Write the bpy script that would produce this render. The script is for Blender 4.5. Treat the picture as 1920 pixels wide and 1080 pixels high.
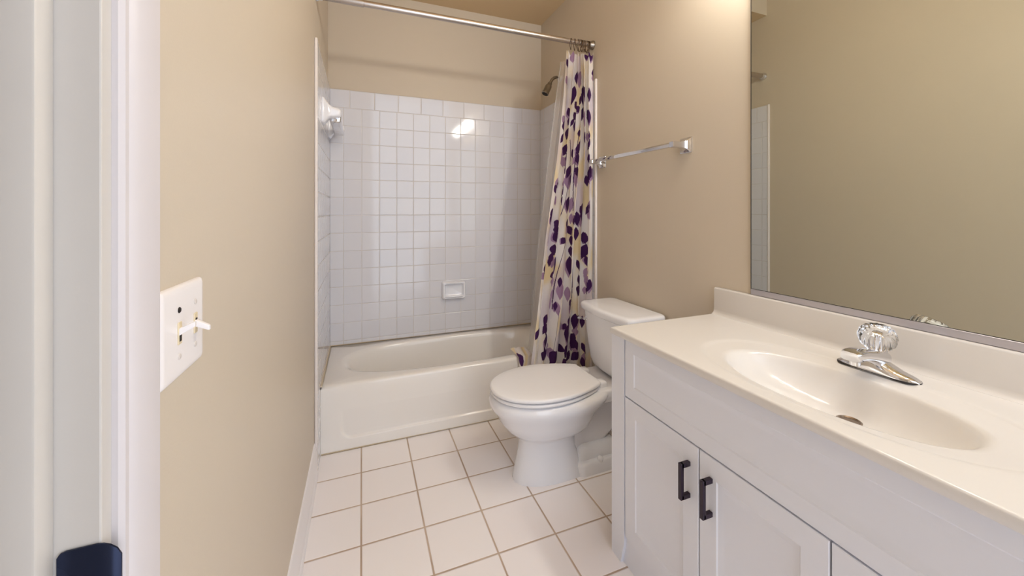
import bpy, bmesh, math, random
import numpy as np
from mathutils import Vector, Matrix

for o in list(bpy.data.objects):
    bpy.data.objects.remove(o, do_unlink=True)
SC = bpy.context.scene
COL = SC.collection
PI = math.pi

# ------------------------------------------------------------------ camera, world, exposure
cam_data = bpy.data.cameras.new('camera')
cam_data.sensor_width = 36.0
cam_data.lens = 721.5 / 1920 * 36.0
cam_data.shift_y = -(540 - 395.4) / 1920
cam_data.clip_start = 0.02
cam = bpy.data.objects.new('camera', cam_data)
cam.location = (0.30, -2.7045, 1.20)
cam.rotation_euler = (PI / 2, 0, -0.3724)
COL.objects.link(cam)
SC.camera = cam

world = bpy.data.worlds.new('world')
SC.world = world
world.use_nodes = True
wb = world.node_tree.nodes['Background']
wb.inputs[0].default_value = (0.81, 0.88, 1.0, 1)
wb.inputs[1].default_value = 2.75

SC.view_settings.view_transform = 'Standard'
SC.view_settings.look = 'None'
SC.view_settings.gamma = 1
SC.view_settings.use_curve_mapping = False
SC.view_settings.exposure = 0.13

BULB_W = 18.3
BULB_COL = (1.0, 0.955, 0.87)


# ------------------------------------------------------------------ colours and materials
def lin(r, g, b):
    def f(c):
        c /= 255.0
        return c / 12.92 if c <= 0.04045 else ((c + 0.055) / 1.055) ** 2.4
    return (f(r), f(g), f(b), 1)


def mat(name, rgb, rough=0.5, metal=0.0, spec=0.5, coat=0.0, noise=None, bump=0.0, bump_scale=200, trans=0.0, ior=1.45):
    m = bpy.data.materials.new(name)
    m.use_nodes = True
    nt = m.node_tree
    b = nt.nodes['Principled BSDF']
    b.inputs['Base Color'].default_value = lin(*rgb)
    b.inputs['Roughness'].default_value = rough
    b.inputs['Metallic'].default_value = metal
    b.inputs['Specular IOR Level'].default_value = spec
    b.inputs['Coat Weight'].default_value = coat
    b.inputs['Coat Roughness'].default_value = 0.06
    b.inputs['IOR'].default_value = ior
    b.inputs['Transmission Weight'].default_value = trans
    tc = nt.nodes.new('ShaderNodeTexCoord')
    if noise:
        sc, amt, rgb2 = noise
        n = nt.nodes.new('ShaderNodeTexNoise')
        n.inputs['Scale'].default_value = sc
        n.inputs['Detail'].default_value = 4
        nt.links.new(tc.outputs['Object'], n.inputs['Vector'])
        mr = nt.nodes.new('ShaderNodeMapRange')
        mr.inputs[1].default_value = 0.35
        mr.inputs[2].default_value = 0.7
        mr.inputs[4].default_value = amt
        nt.links.new(n.outputs[0], mr.inputs[0])
        mx = nt.nodes.new('ShaderNodeMix')
        mx.data_type = 'RGBA'
        mx.inputs[6].default_value = lin(*rgb)
        mx.inputs[7].default_value = lin(*rgb2)
        nt.links.new(mr.outputs[0], mx.inputs[0])
        nt.links.new(mx.outputs[2], b.inputs['Base Color'])
    if bump:
        n2 = nt.nodes.new('ShaderNodeTexNoise')
        n2.inputs['Scale'].default_value = bump_scale
        n2.inputs['Detail'].default_value = 3
        nt.links.new(tc.outputs['Object'], n2.inputs['Vector'])
        bp = nt.nodes.new('ShaderNodeBump')
        bp.inputs['Strength'].default_value = bump
        bp.inputs['Distance'].default_value = 0.002
        nt.links.new(n2.outputs[0], bp.inputs['Height'])
        nt.links.new(bp.outputs[0], b.inputs['Normal'])
    return m


class NB:
    """small helper that chains math nodes"""
    def __init__(self, nt):
        self.nt = nt

    def m(self, op, a, b=None, c=None):
        n = self.nt.nodes.new('ShaderNodeMath')
        n.operation = op
        for i, v in enumerate((a, b, c)):
            if v is None:
                continue
            if isinstance(v, (int, float)):
                n.inputs[i].default_value = v
            else:
                self.nt.links.new(v, n.inputs[i])
        return n.outputs[0]


def tile_mat(name, axis_u, axis_v, off_u, pu, off_v, pv, grout, tile_rgb, tile_rgb2, grout_rgb, rough, tilt, cap=None, grout2=None):
    """square glazed tiles laid in object space; every tile leans a little, as hand set tiles do"""
    m = bpy.data.materials.new(name)
    m.use_nodes = True
    nt = m.node_tree
    b = nt.nodes['Principled BSDF']
    k = NB(nt)
    tc = nt.nodes.new('ShaderNodeTexCoord')
    sp = nt.nodes.new('ShaderNodeSeparateXYZ')
    nt.links.new(tc.outputs['Object'], sp.inputs[0])
    U, V = sp.outputs[axis_u], sp.outputs[axis_v]
    u = k.m('DIVIDE', k.m('SUBTRACT', U, off_u), pu)
    v = k.m('DIVIDE', k.m('SUBTRACT', V, off_v), pv)
    puv = pu
    if cap:
        cap_off, cap_p = cap
        above = k.m('GREATER_THAN', V, off_v)
        uc = k.m('DIVIDE', k.m('SUBTRACT', U, cap_off), cap_p)
        u = k.m('ADD', k.m('MULTIPLY', uc, above), k.m('MULTIPLY', u, k.m('SUBTRACT', 1.0, above)))
    fu, fv = k.m('FRACT', k.m('ADD', u, 100.0)), k.m('FRACT', k.m('ADD', v, 100.0))
    iu, iv = k.m('FLOOR', k.m('ADD', u, 100.0)), k.m('FLOOR', k.m('ADD', v, 100.0))
    du = k.m('MULTIPLY', k.m('MINIMUM', fu, k.m('SUBTRACT', 1.0, fu)), pu)
    dv = k.m('MULTIPLY', k.m('MINIMUM', fv, k.m('SUBTRACT', 1.0, fv)), pv)
    d = k.m('MINIMUM', du, dv)
    mr = nt.nodes.new('ShaderNodeMapRange')
    mr.interpolation_type = 'SMOOTHSTEP'
    mr.inputs[1].default_value = grout * 0.35
    mr.inputs[2].default_value = grout * 0.65
    nt.links.new(d, mr.inputs[0])
    tilef = mr.outputs[0]
    cmb = nt.nodes.new('ShaderNodeCombineXYZ')
    nt.links.new(iu, cmb.inputs[0])
    nt.links.new(iv, cmb.inputs[1])
    wn = nt.nodes.new('ShaderNodeTexWhiteNoise')
    nt.links.new(cmb.outputs[0], wn.inputs['Vector'])
    spc = nt.nodes.new('ShaderNodeSeparateColor')
    nt.links.new(wn.outputs['Color'], spc.inputs[0])
    tm = nt.nodes.new('ShaderNodeMix')
    tm.data_type = 'RGBA'
    tm.inputs[6].default_value = lin(*tile_rgb)
    tm.inputs[7].default_value = lin(*tile_rgb2)
    nt.links.new(spc.outputs[2], tm.inputs[0])
    gn = nt.nodes.new('ShaderNodeTexNoise')
    gn.inputs['Scale'].default_value = 5.0
    nt.links.new(tc.outputs['Object'], gn.inputs['Vector'])
    gmr = nt.nodes.new('ShaderNodeMapRange')
    gmr.inputs[1].default_value = 0.4
    gmr.inputs[2].default_value = 0.62
    nt.links.new(gn.outputs[0], gmr.inputs[0])
    gm = nt.nodes.new('ShaderNodeMix')
    gm.data_type = 'RGBA'
    gm.inputs[6].default_value = lin(*grout_rgb)
    gm.inputs[7].default_value = lin(*(grout2 or grout_rgb))
    nt.links.new(gmr.outputs[0], gm.inputs[0])
    mx = nt.nodes.new('ShaderNodeMix')
    mx.data_type = 'RGBA'
    nt.links.new(tilef, mx.inputs[0])
    nt.links.new(gm.outputs[2], mx.inputs[6])
    nt.links.new(tm.outputs[2], mx.inputs[7])
    nt.links.new(mx.outputs[2], b.inputs['Base Color'])
    rg = k.m('ADD', k.m('MULTIPLY', tilef, rough - 0.8), 0.8)
    nt.links.new(rg, b.inputs['Roughness'])
    b.inputs['Specular IOR Level'].default_value = 0.5
    # height: rounded tile edges plus a slight lean of each tile
    er = nt.nodes.new('ShaderNodeMapRange')
    er.interpolation_type = 'SMOOTHSTEP'
    er.inputs[1].default_value = grout * 0.3
    er.inputs[2].default_value = grout * 0.5 + 0.003
    nt.links.new(d, er.inputs[0])
    lean = k.m('ADD', k.m('MULTIPLY', k.m('SUBTRACT', spc.outputs[0], 0.5), fu), k.m('MULTIPLY', k.m('SUBTRACT', spc.outputs[1], 0.5), fv))
    h = k.m('ADD', k.m('MULTIPLY', er.outputs[0], 0.0012), k.m('MULTIPLY', k.m('MULTIPLY', lean, tilt), tilef))
    bp = nt.nodes.new('ShaderNodeBump')
    bp.inputs['Strength'].default_value = 1.0
    bp.inputs['Distance'].default_value = 1.0
    nt.links.new(h, bp.inputs['Height'])
    nt.links.new(bp.outputs[0], b.inputs['Normal'])
    return m


M = {}
M['wall'] = mat('tan_wall_paint', (208, 195, 176), 0.42, spec=0.35, bump=0.10, bump_scale=350, noise=(1.3, 0.5, (205, 192, 173)))
M['ceil'] = mat('tan_ceiling_paint', (210, 184, 146), 0.6, spec=0.3, bump=0.1, bump_scale=300)
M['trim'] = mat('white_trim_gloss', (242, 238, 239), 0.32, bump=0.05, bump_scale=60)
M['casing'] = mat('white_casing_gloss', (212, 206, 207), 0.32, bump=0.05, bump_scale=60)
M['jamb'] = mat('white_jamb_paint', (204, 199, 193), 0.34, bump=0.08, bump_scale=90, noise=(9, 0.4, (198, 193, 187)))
M['tub'] = mat('tub_enamel', (243, 239, 234), 0.14, coat=0.3, noise=(2.2, 0.5, (241, 235, 226)))
M['porcelain'] = mat('white_porcelain', (242, 242, 246), 0.09, coat=0.4)
M['seat'] = mat('white_seat_plastic', (246, 245, 247), 0.22)
M['marble'] = mat('cream_cultured_marble', (230, 226, 222), 0.16, coat=0.25, noise=(6, 0.5, (227, 222, 217)))
M['cab'] = mat('white_cabinet_paint', (236, 238, 247), 0.38, bump=0.06, bump_scale=120)
M['caulk'] = mat('caulk', (222, 206, 180), 0.5)
M['chrome'] = mat('polished_chrome', (225, 225, 228), 0.07, metal=1)
M['satin'] = mat('satin_steel', (196, 188, 182), 0.26, metal=1)
M['nickel'] = mat('dull_nickel', (150, 142, 132), 0.3, metal=1)
M['bronze'] = mat('dark_ring_wire', (96, 74, 56), 0.3, metal=1)
M['black'] = mat('matt_black_purple', (38, 22, 42), 0.38)
M['mirror'] = mat('mirror_silver', (208, 209, 200), 0.0, metal=1)
M['alu'] = mat('aluminium_channel', (196, 192, 198), 0.35, metal=0.6)
M['dark'] = mat('dark_gap', (34, 28, 26), 0.6)
M['plate'] = mat('white_plate_plastic', (240, 235, 234), 0.3)
M['ivory'] = mat('ivory_slot', (226, 210, 176), 0.4)
M['screw'] = mat('painted_screw', (214, 206, 200), 0.35)
M['strike'] = mat('dark_blue_strike', (34, 42, 66), 0.25, metal=0.6)
M['crystal'] = mat('clear_acrylic', (250, 252, 255), 0.02, trans=1.0, ior=1.49)
M['drain'] = mat('drain_metal', (150, 136, 124), 0.25, metal=1)
M['bulb'] = None
M['tile_back'] = tile_mat('white_wall_tile_back', 0, 2, 0.190, 0.1102, 1.8652, 0.1156, 0.0025, (222, 221, 226), (226, 225, 229), (208, 200, 192), 0.07, 0.0003, cap=(0.228, 0.1515), grout2=(221, 216, 212))
M['tile_side'] = tile_mat('white_wall_tile_side', 1, 2, -0.045, 0.1102, 1.8652, 0.1156, 0.0025, (222, 221, 226), (226, 225, 229), (208, 200, 192), 0.07, 0.0003, cap=(-0.06, 0.1515), grout2=(221, 216, 212))
M['bullnose'] = mat('tile_bullnose', (234, 226, 222), 0.1)
M['floor'] = tile_mat('pale_floor_tile', 0, 1, 0.2984, 0.2242, -0.603, 0.2070, 0.0062, (252, 246, 246), (253, 248, 248), (186, 164, 146), 0.24, 0.0006, grout2=(206, 186, 168))


def emissive(name, col, strength):
    m = bpy.data.materials.new(name)
    m.use_nodes = True
    b = m.node_tree.nodes['Principled BSDF']
    b.inputs['Base Color'].default_value = (1, 1, 1, 1)
    b.inputs['Emission Color'].default_value = (*col, 1)
    b.inputs['Emission Strength'].default_value = strength
    return m


# ------------------------------------------------------------------ mesh helpers
def link(name, me, material=None, parent=None, smooth=None):
    o = bpy.data.objects.new(name, me)
    COL.objects.link(o)
    if material:
        me.materials.append(material)
    if parent:
        o.parent = parent
        o.matrix_parent_inverse = Matrix.Translation(-parent.location)
    if smooth is not None:
        for p in me.polygons:
            p.use_smooth = True
        if smooth > 0:
            try:
                me.set_sharp_from_angle(angle=math.radians(smooth))
            except Exception:
                pass
    return o


def obj(name, bm, material=None, parent=None, smooth=None):
    bmesh.ops.recalc_face_normals(bm, faces=bm.faces)
    me = bpy.data.meshes.new(name)
    bm.to_mesh(me)
    bm.free()
    return link(name, me, material, parent, smooth)


def empty(name, loc):
    o = bpy.data.objects.new(name, None)
    o.location = loc
    o.empty_display_size = 0.05
    COL.objects.link(o)
    return o


def tag(o, label, cat, group=None, kind=None):
    o['label'] = label
    o['category'] = cat
    if group:
        o['group'] = group
    if kind:
        o['kind'] = kind
    return o


def struct(name, bm, material, label, cat, smooth=None):
    o = obj(name, bm, material, None, smooth)
    return tag(o, label, cat, kind='structure')


def box(bm, x0, y0, z0, x1, y1, z1, bev=0.0, seg=2):
    vs = [bm.verts.new(p) for p in ((x0, y0, z0), (x1, y0, z0), (x1, y1, z0), (x0, y1, z0), (x0, y0, z1), (x1, y0, z1), (x1, y1, z1), (x0, y1, z1))]
    fs = [bm.faces.new([vs[i] for i in q]) for q in ((0, 3, 2, 1), (4, 5, 6, 7), (0, 1, 5, 4), (1, 2, 6, 5), (2, 3, 7, 6), (3, 0, 4, 7))]
    if bev:
        es = list({e for f in fs for e in f.edges})
        bmesh.ops.bevel(bm, geom=es, offset=bev, segments=seg, affect='EDGES', profile=0.5)
    return bm


def boxm(*a, **k):
    return box(bmesh.new(), *a, **k)


def loft(bm, rings, closed=True, cap0=True, cap1=True):
    """rings: lists of points with equal length"""
    vr = [[bm.verts.new(p) for p in r] for r in rings]
    n = len(vr[0])
    for a, b in zip(vr[:-1], vr[1:]):
        for i in range(n if closed else n - 1):
            j = (i + 1) % n
            bm.faces.new((a[i], a[j], b[j], b[i]))
    if cap0:
        bm.faces.new(list(reversed(vr[0])))
    if cap1:
        bm.faces.new(vr[-1])
    return vr


def frame(d):
    d = Vector(d).normalized()
    up = Vector((0, 0, 1)) if abs(d.z) < 0.95 else Vector((1, 0, 0))
    a = d.cross(up).normalized()
    return a, a.cross(d).normalized(), d


def lathe(bm, origin, axis, profile, n=32, cap0=True, cap1=True, flute=None):
    """profile: (radius, height) pairs along the axis"""
    a, b, d = frame(axis)
    o = Vector(origin)
    rings = []
    for r, h in profile:
        ring = []
        for i in range(n):
            t = 2 * PI * i / n
            rr = r * (1 + (flute[0] * math.cos(flute[1] * t) if flute else 0))
            ring.append(o + d * h + (a * math.cos(t) + b * math.sin(t)) * rr)
        rings.append(ring)
    loft(bm, rings, True, cap0, cap1)
    return bm


def tube(bm, pts, r, n=12, closed=False, caps=True):
    pts = [Vector(p) for p in pts]
    rings = []
    m = len(pts)
    prev = None
    for i, p in enumerate(pts):
        if closed:
            d = pts[(i + 1) % m] - pts[i - 1]
        else:
            d = pts[min(i + 1, m - 1)] - pts[max(i - 1, 0)]
        d.normalize()
        if prev is None:
            a, b, _ = frame(d)
        else:
            a = (prev - d * prev.dot(d)).normalized()
            b = d.cross(a)
        prev = a
        rr = r[i] if isinstance(r, (list, tuple)) else r
        rings.append([p + (a * math.cos(2 * PI * k / n) + b * math.sin(2 * PI * k / n)) * rr for k in range(n)])
    if closed:
        rings.append(rings[0])
        vr = [[bm.verts.new(p) for p in r_] for r_ in rings[:-1]]
        for i in range(m):
            A, B = vr[i], vr[(i + 1) % m]
            for k in range(n):
                q = (k + 1) % n
                bm.faces.new((A[k], A[q], B[q], B[k]))
    else:
        loft(bm, rings, True, caps, caps)
    return bm


def rrect(cx, cy, hx, hy, r, n=6):
    """rounded rectangle outline, counter clockwise"""
    out = []
    for qx, qy, a0 in ((1, 1, 0), (-1, 1, PI / 2), (-1, -1, PI), (1, -1, 1.5 * PI)):
        for i in range(n + 1):
            t = a0 + PI / 2 * i / n
            out.append((cx + qx * (hx - r) + r * math.cos(t), cy + qy * (hy - r) + r * math.sin(t)))
    return out


def smoothmod(o, lv=2):
    s = o.modifiers.new('sub', 'SUBSURF')
    s.levels = lv
    s.render_levels = lv
    return o


# ------------------------------------------------------------------ room shell
LX, RX = 0.100, 1.605          # side wall faces
BY = 0.012                     # back wall face
JY = -2.286                    # face of the door jamb
FWX = 0.45  # right edge of the added light-blocking front wall
OPEN0 = -3.12                  # other side of the door opening
FY = -3.45                     # room stops here, behind the camera
CZ, SZ = 2.95, 2.648           # room ceiling and dropped ceiling over the tub
TF = -0.745                    # front edge of the wall tile

bm = boxm(-1.3, FY, -0.06, RX + 0.1, BY + 0.1, 0.0)
struct('floor', bm, M['floor'], 'pale pinkish white square floor tiles with tan grout lines', 'floor')
bm = bmesh.new()
box(bm, LX - 0.115, JY + 0.018, 0, LX, BY + 0.1, CZ)
box(bm, LX - 0.115, OPEN0, 2.06, LX, JY + 0.018, CZ)
box(bm, LX - 0.115, FY, 0, LX, OPEN0, CZ)
struct('wall_left', bm, M['wall'], 'tan painted left wall with the light switch and tub tile edge', 'wall')
struct('wall_back', boxm(LX, BY, 0, RX, BY + 0.1, CZ), M['wall'], 'tan painted back wall above the tub tiles', 'wall')
struct('wall_right', boxm(RX, FY, 0, RX + 0.1, BY + 0.1, CZ), M['wall'], 'tan painted right wall behind toilet and mirror', 'wall')
struct('wall_hall', boxm(-1.4, FY, 0, -1.3, 0, CZ), M['wall'], 'tan hallway wall beyond the door opening', 'wall')
struct('wall_front_blocker', boxm(-1.3, FY - 0.1, 0, FWX, FY, CZ), M['wall'], 'unseen tan wall behind the camera, added to shade the door jamb', 'wall')  # unseen partial wall, added to cut the world light reaching the jamb
struct('ceiling', boxm(-1.3, FY, CZ, RX + 0.1, BY + 0.1, CZ + 0.06), M['ceil'], 'tan painted bathroom ceiling', 'ceiling')
sof = struct('ceiling_soffit', boxm(LX, -0.735, SZ, RX, BY, CZ), M['ceil'], 'dropped tan ceiling over the bathtub alcove', 'ceiling')

sof.data.materials.append(M['wall'])
for p in sof.data.polygons:
    if abs(p.normal.y) > 0.5:
        p.material_index = 1

# wall tile of the tub alcove, twelve millimetres thick, with a bullnose front edge
TT, TB = 1.982, 0.33
struct('wall_tile_back', boxm(LX + 0.012, 0.0, TB, RX - 0.012, BY, TT, bev=0.002, seg=1), M['tile_back'], 'white square wall tiles on the back of the tub alcove', 'wall tile')
bm = boxm(LX, TF, TB, LX + 0.012, BY, TT, bev=0.002, seg=1)
box(bm, LX, TF, 0.0, LX + 0.012, -0.608, TB, bev=0.001, seg=1)
struct('wall_tile_left', bm, M['tile_side'], 'white square wall tiles on the left side of the tub alcove', 'wall tile')
struct('wall_tile_right', boxm(RX - 0.012, TF, TB, RX, BY, TT, bev=0.002, seg=1), M['tile_side'], 'white square wall tiles behind the shower curtain', 'wall tile')
for nm, x0, x1, lb in (('trim_1', LX, LX + 0.014, 'narrow white bullnose tile edge on the left wall beside the tub'), ('trim_2', RX - 0.014, RX, 'narrow white bullnose tile edge right of the shower curtain')):
    b_ = bmesh.new()
    box(b_, x0, TF - 0.016, 0.0, x1, TF - 0.0005, TT + 0.004, bev=0.005, seg=3)
    struct(nm, b_, M['bullnose'], lb, 'tile trim', 40)

# baseboard: profile swept along the left wall
def baseboard(name, x, y0, y1, label):
    prof = [(0, 0), (0.017, 0), (0.017, 0.014), (0.014, 0.024), (0.0115, 0.026), (0.0115, 0.108), (0.0085, 0.118), (0.0085, 0.127), (0.0045, 0.146), (0, 0.150)]
    b_ = bmesh.new()
    loft(b_, [[(x + px, y, pz) for px, pz in prof] for y in (y0, y1)])
    struct(name, b_, M['trim'], label, 'baseboard', 35)


baseboard('baseboard_left', LX, -2.2225, -0.762, 'white moulded baseboard along the foot of the left wall')

# door frame: jamb, stop and casing of the opening in the left wall
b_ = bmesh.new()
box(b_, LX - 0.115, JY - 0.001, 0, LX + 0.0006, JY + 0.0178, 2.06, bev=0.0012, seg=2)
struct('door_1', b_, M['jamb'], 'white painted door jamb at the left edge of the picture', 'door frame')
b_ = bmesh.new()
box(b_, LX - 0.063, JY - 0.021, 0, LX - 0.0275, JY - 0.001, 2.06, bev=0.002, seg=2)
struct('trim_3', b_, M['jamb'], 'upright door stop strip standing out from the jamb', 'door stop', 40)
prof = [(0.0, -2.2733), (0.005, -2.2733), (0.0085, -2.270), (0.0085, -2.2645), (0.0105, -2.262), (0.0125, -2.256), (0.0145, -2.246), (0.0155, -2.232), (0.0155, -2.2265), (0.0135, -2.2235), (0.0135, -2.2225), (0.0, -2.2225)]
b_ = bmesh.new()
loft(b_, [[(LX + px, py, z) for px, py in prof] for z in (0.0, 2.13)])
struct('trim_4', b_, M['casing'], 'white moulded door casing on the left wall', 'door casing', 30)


# ------------------------------------------------------------------ polar sheets for basins
def angles(n, cx, cy, x0, x1, y0, y1):
    a = [2 * PI * i / n for i in range(n)]
    for X, Y in ((x0, y0), (x0, y1), (x1, y0), (x1, y1)):
        t = math.atan2(Y - cy, X - cx) % (2 * PI)
        j = min(range(n), key=lambda i: abs((a[i] - t + PI) % (2 * PI) - PI))
        a[j] = t
    return a


def rect_ray(t, cx, cy, x0, x1, y0, y1):
    c, s = math.cos(t), math.sin(t)
    k = 1e9
    if c > 1e-9: k = min(k, (x1 - cx) / c)
    if c < -1e-9: k = min(k, (x0 - cx) / c)
    if s > 1e-9: k = min(k, (y1 - cy) / s)
    if s < -1e-9: k = min(k, (y0 - cy) / s)
    return cx + k * c, cy + k * s


def super_ray(t, cx, cy, ax, ay, p):
    c, s = math.cos(t), math.sin(t)
    k = (abs(c / ax) ** p + abs(s / ay) ** p) ** (-1 / p)
    return cx + k * c, cy + k * s


# ------------------------------------------------------------------ bathtub
def build_bathtub():
    root = empty('bathtub', (0.85, -0.31, 0))
    tag(root, 'white alcove bathtub with oval basin below the tiled wall', 'bathtub')
    x0, x1, y0, y1, H = LX + 0.0121, RX - 0.0121, -0.607, -0.0005, 0.335
    cx, cy = 0.865, -0.305
    n = 160
    A = angles(n, cx, cy, x0, x1, y0, y1)
    rings = []
    # basin floor to rim: (scale, z, power)
    for sc, z, p in ((0.02, 0.075, 2.4), (0.45, 0.076, 2.6), (0.70, 0.082, 2.7), (0.79, 0.098, 2.8), (0.84, 0.135, 2.8), (0.875, 0.20, 2.8), (0.91, 0.265, 2.8), (0.94, 0.305, 2.8), (0.965, 0.324, 2.8), (0.99, 0.3335, 2.8), (1.02, H, 2.8)):
        rings.append([(*super_ray(t, cx - (1 - sc) * -0.0, cy, 0.665 * sc, 0.250 * sc, p), z) for t in A])
    outer = [rect_ray(t, cx, cy, x0, x1, y0, y1) for t in A]
    inset = [rect_ray(t, cx, cy, x0 + 0.012, x1 - 0.012, y0 + 0.016, y1 - 0.006) for t in A]
    rings.append([(x, y, H + 0.001) for x, y in inset])
    rings.append([(x, y, H - 0.001) for x, y in [((a[0] + b[0]) / 2, a[1] * 0.65 + b[1] * 0.35) for a, b in zip(inset, outer)]])
    rings.append([(x, y, H - 0.006) for x, y in [(a[0] * 0.15 + b[0] * 0.85, a[1] * 0.15 + b[1] * 0.85) for a, b in zip(inset, outer)]])
    rings.append([(x, y, H - 0.016) for x, y in outer])
    rings.append([(x, y, H - 0.05) for x, y in outer])
    bm = bmesh.new()
    loft(bm, rings, True, True, False)
    obj('basin', bm, M['tub'], root, 50)
    # apron: front sheet with a shallow panel, outline rounded at the lower corners
    bm = bmesh.new()
    nx, nz = 420, 130
    V = []
    for j in range(nz + 1):
        z = (H - 0.05) * j / nz
        row = []
        for i in range(nx + 1):
            x = x0 + (x1 - x0) * i / nx
            px0, px1, pz0 = x0 + 0.095, x1 - 0.28, 0.060
            # signed distance to a rounded panel that is open at the top
            qx = abs(x - (px0 + px1) / 2) - (px1 - px0) / 2 + 0.05
            qz = (pz0 - z) + 0.05
            d = min(max(qx, qz), 0) + math.hypot(max(qx, 0), max(qz, 0)) - 0.05
            top = min(1, max(0, (0.205 - z) / 0.12))
            k = 1 / (1 + math.exp(-d / 0.0017))
            y = y0 + 0.009 * (1 - k) * top
            row.append(bm.verts.new((x, y, z)))
        V.append(row)
    for j in range(nz):
        for i in range(nx):
            bm.faces.new((V[j][i], V[j][i + 1], V[j + 1][i + 1], V[j + 1][i]))
    box(bm, x0, y0 + 0.0035, 0, x0 + 0.06, y0 + 0.03, H - 0.052)
    # thickness towards the tub
    back = [bm.verts.new((x, y0 + 0.03, z)) for x, z in ((x0, 0), (x1, 0), (x1, H - 0.05), (x0, H - 0.05))]
    bm.faces.new((back[0], back[3], back[2], back[1]))
    obj('apron', bm, M['tub'], root, 60)
    bm = bmesh.new()
    tube(bm, [(x0 + 0.003, -0.003, H + 0.003), (x1 - 0.003, -0.003, H + 0.003)], 0.0045, 8)
    tube(bm, [(x0 + 0.003, y0 + 0.004, H + 0.002), (x0 + 0.003, -0.003, H + 0.003)], 0.0045, 8)
    tube(bm, [(x0 + 0.003, y0 - 0.001, 0.003), (x1, y0 - 0.001, 0.003)], 0.004, 8)
    o = obj('caulk_bead', bm, M['caulk'], root, 60)
    o['label'] = 'yellowed caulk bead'
    bm = bmesh.new()
    lathe(bm, (1.30, -0.305, 0.0735), (0, 0, 1), [(0.0, 0.0), (0.032, 0.0), (0.032, 0.003), (0.026, 0.005), (0.0, 0.004)], 24, False, False)
    o = obj('drain', bm, M['chrome'], root, 40)
    o['label'] = 'round chrome tub drain'
    return root


build_bathtub()


# ------------------------------------------------------------------ soap dish on the back wall
def build_soap_dish():
    cx, cz = 0.909, 0.640
    root = empty('soap_dish', (cx, 0, cz))
    tag(root, 'small white ceramic soap dish set in the back tile wall', 'soap dish')
    hw, hh = 0.082, 0.060
    bm = bmesh.new()
    def ring(sx, sz, y, r, dz=0.0):
        return [(x, y, z) for x, z in rrect(cx, cz + dz, hw * sx, hh * sz, r)]
    loft(bm, [ring(1.03, 1.03, -0.0005, 0.014), ring(1.02, 1.02, -0.014, 0.014), ring(0.98, 0.98, -0.028, 0.015), ring(0.93, 0.92, -0.034, 0.015), ring(0.84, 0.80, -0.033, 0.014),
              ring(0.78, 0.72, -0.020, 0.013), ring(0.74, 0.66, -0.010, 0.012), ring(0.66, 0.56, -0.005, 0.010)], True, True, True)
    obj('tray', bm, M['porcelain'], root, 60)
    bm = bmesh.new()
    # lower lip that holds the soap
    pr = [(-0.004, 0.000), (-0.034, 0.004), (-0.043, 0.012), (-0.044, 0.018), (-0.040, 0.021), (-0.036, 0.016), (-0.020, 0.011), (-0.004, 0.013)]
    rings = []
    for t in np.linspace(-1, 1, 17):
        e = 1 - 0.35 * abs(t) ** 6
        rings.append([(cx + t * hw * 0.90, y * e, cz - hh * 0.93 + z) for y, z in pr])
    loft(bm, rings)
    obj('lip', bm, M['porcelain'], root, 70)
    return root


build_soap_dish()


# ------------------------------------------------------------------ ceramic washcloth bar on the left tile
def build_washcloth_bar():
    x0 = LX + 0.0122
    zc = 1.715
    ya, yb = -0.50, -0.090
    root = empty('washcloth_bar', (x0, (ya + yb) / 2, zc))
    tag(root, 'white ceramic washcloth bar on the left tub tiles, high up', 'towel bar')
    for y in (ya, yb):
        bm = bmesh.new()
        rings = []
        for d, hy, hz, r, dz in ((0.0, 0.046, 0.066, 0.012, 0), (0.006, 0.046, 0.066, 0.014, 0), (0.012, 0.043, 0.062, 0.016, 0), (0.020, 0.036, 0.050, 0.016, 0.0), (0.032, 0.030, 0.036, 0.016, -0.002),
                                (0.046, 0.027, 0.029, 0.016, -0.004), (0.062, 0.026, 0.026, 0.016, -0.005), (0.076, 0.025, 0.024, 0.018, -0.005), (0.085, 0.020, 0.019, 0.015, -0.005), (0.089, 0.010, 0.010, 0.008, -0.005)):
            rings.append([(x0 + d, y + a, zc + dz + b) for a, b in rrect(0, 0, hy, hz, min(r, hy * 0.9, hz * 0.9), 5)])
        loft(bm, rings)
        obj('post', bm, M['porcelain'], root, 60)
    bm = boxm(x0 + 0.032, ya + 0.010, zc - 0.052, x0 + 0.087, yb - 0.006, zc - 0.012, bev=0.010, seg=3)
    o = obj('bar', bm, M['chrome'], root, 40)
    o['label'] = 'square chrome bar'
    return root


build_washcloth_bar()


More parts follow.
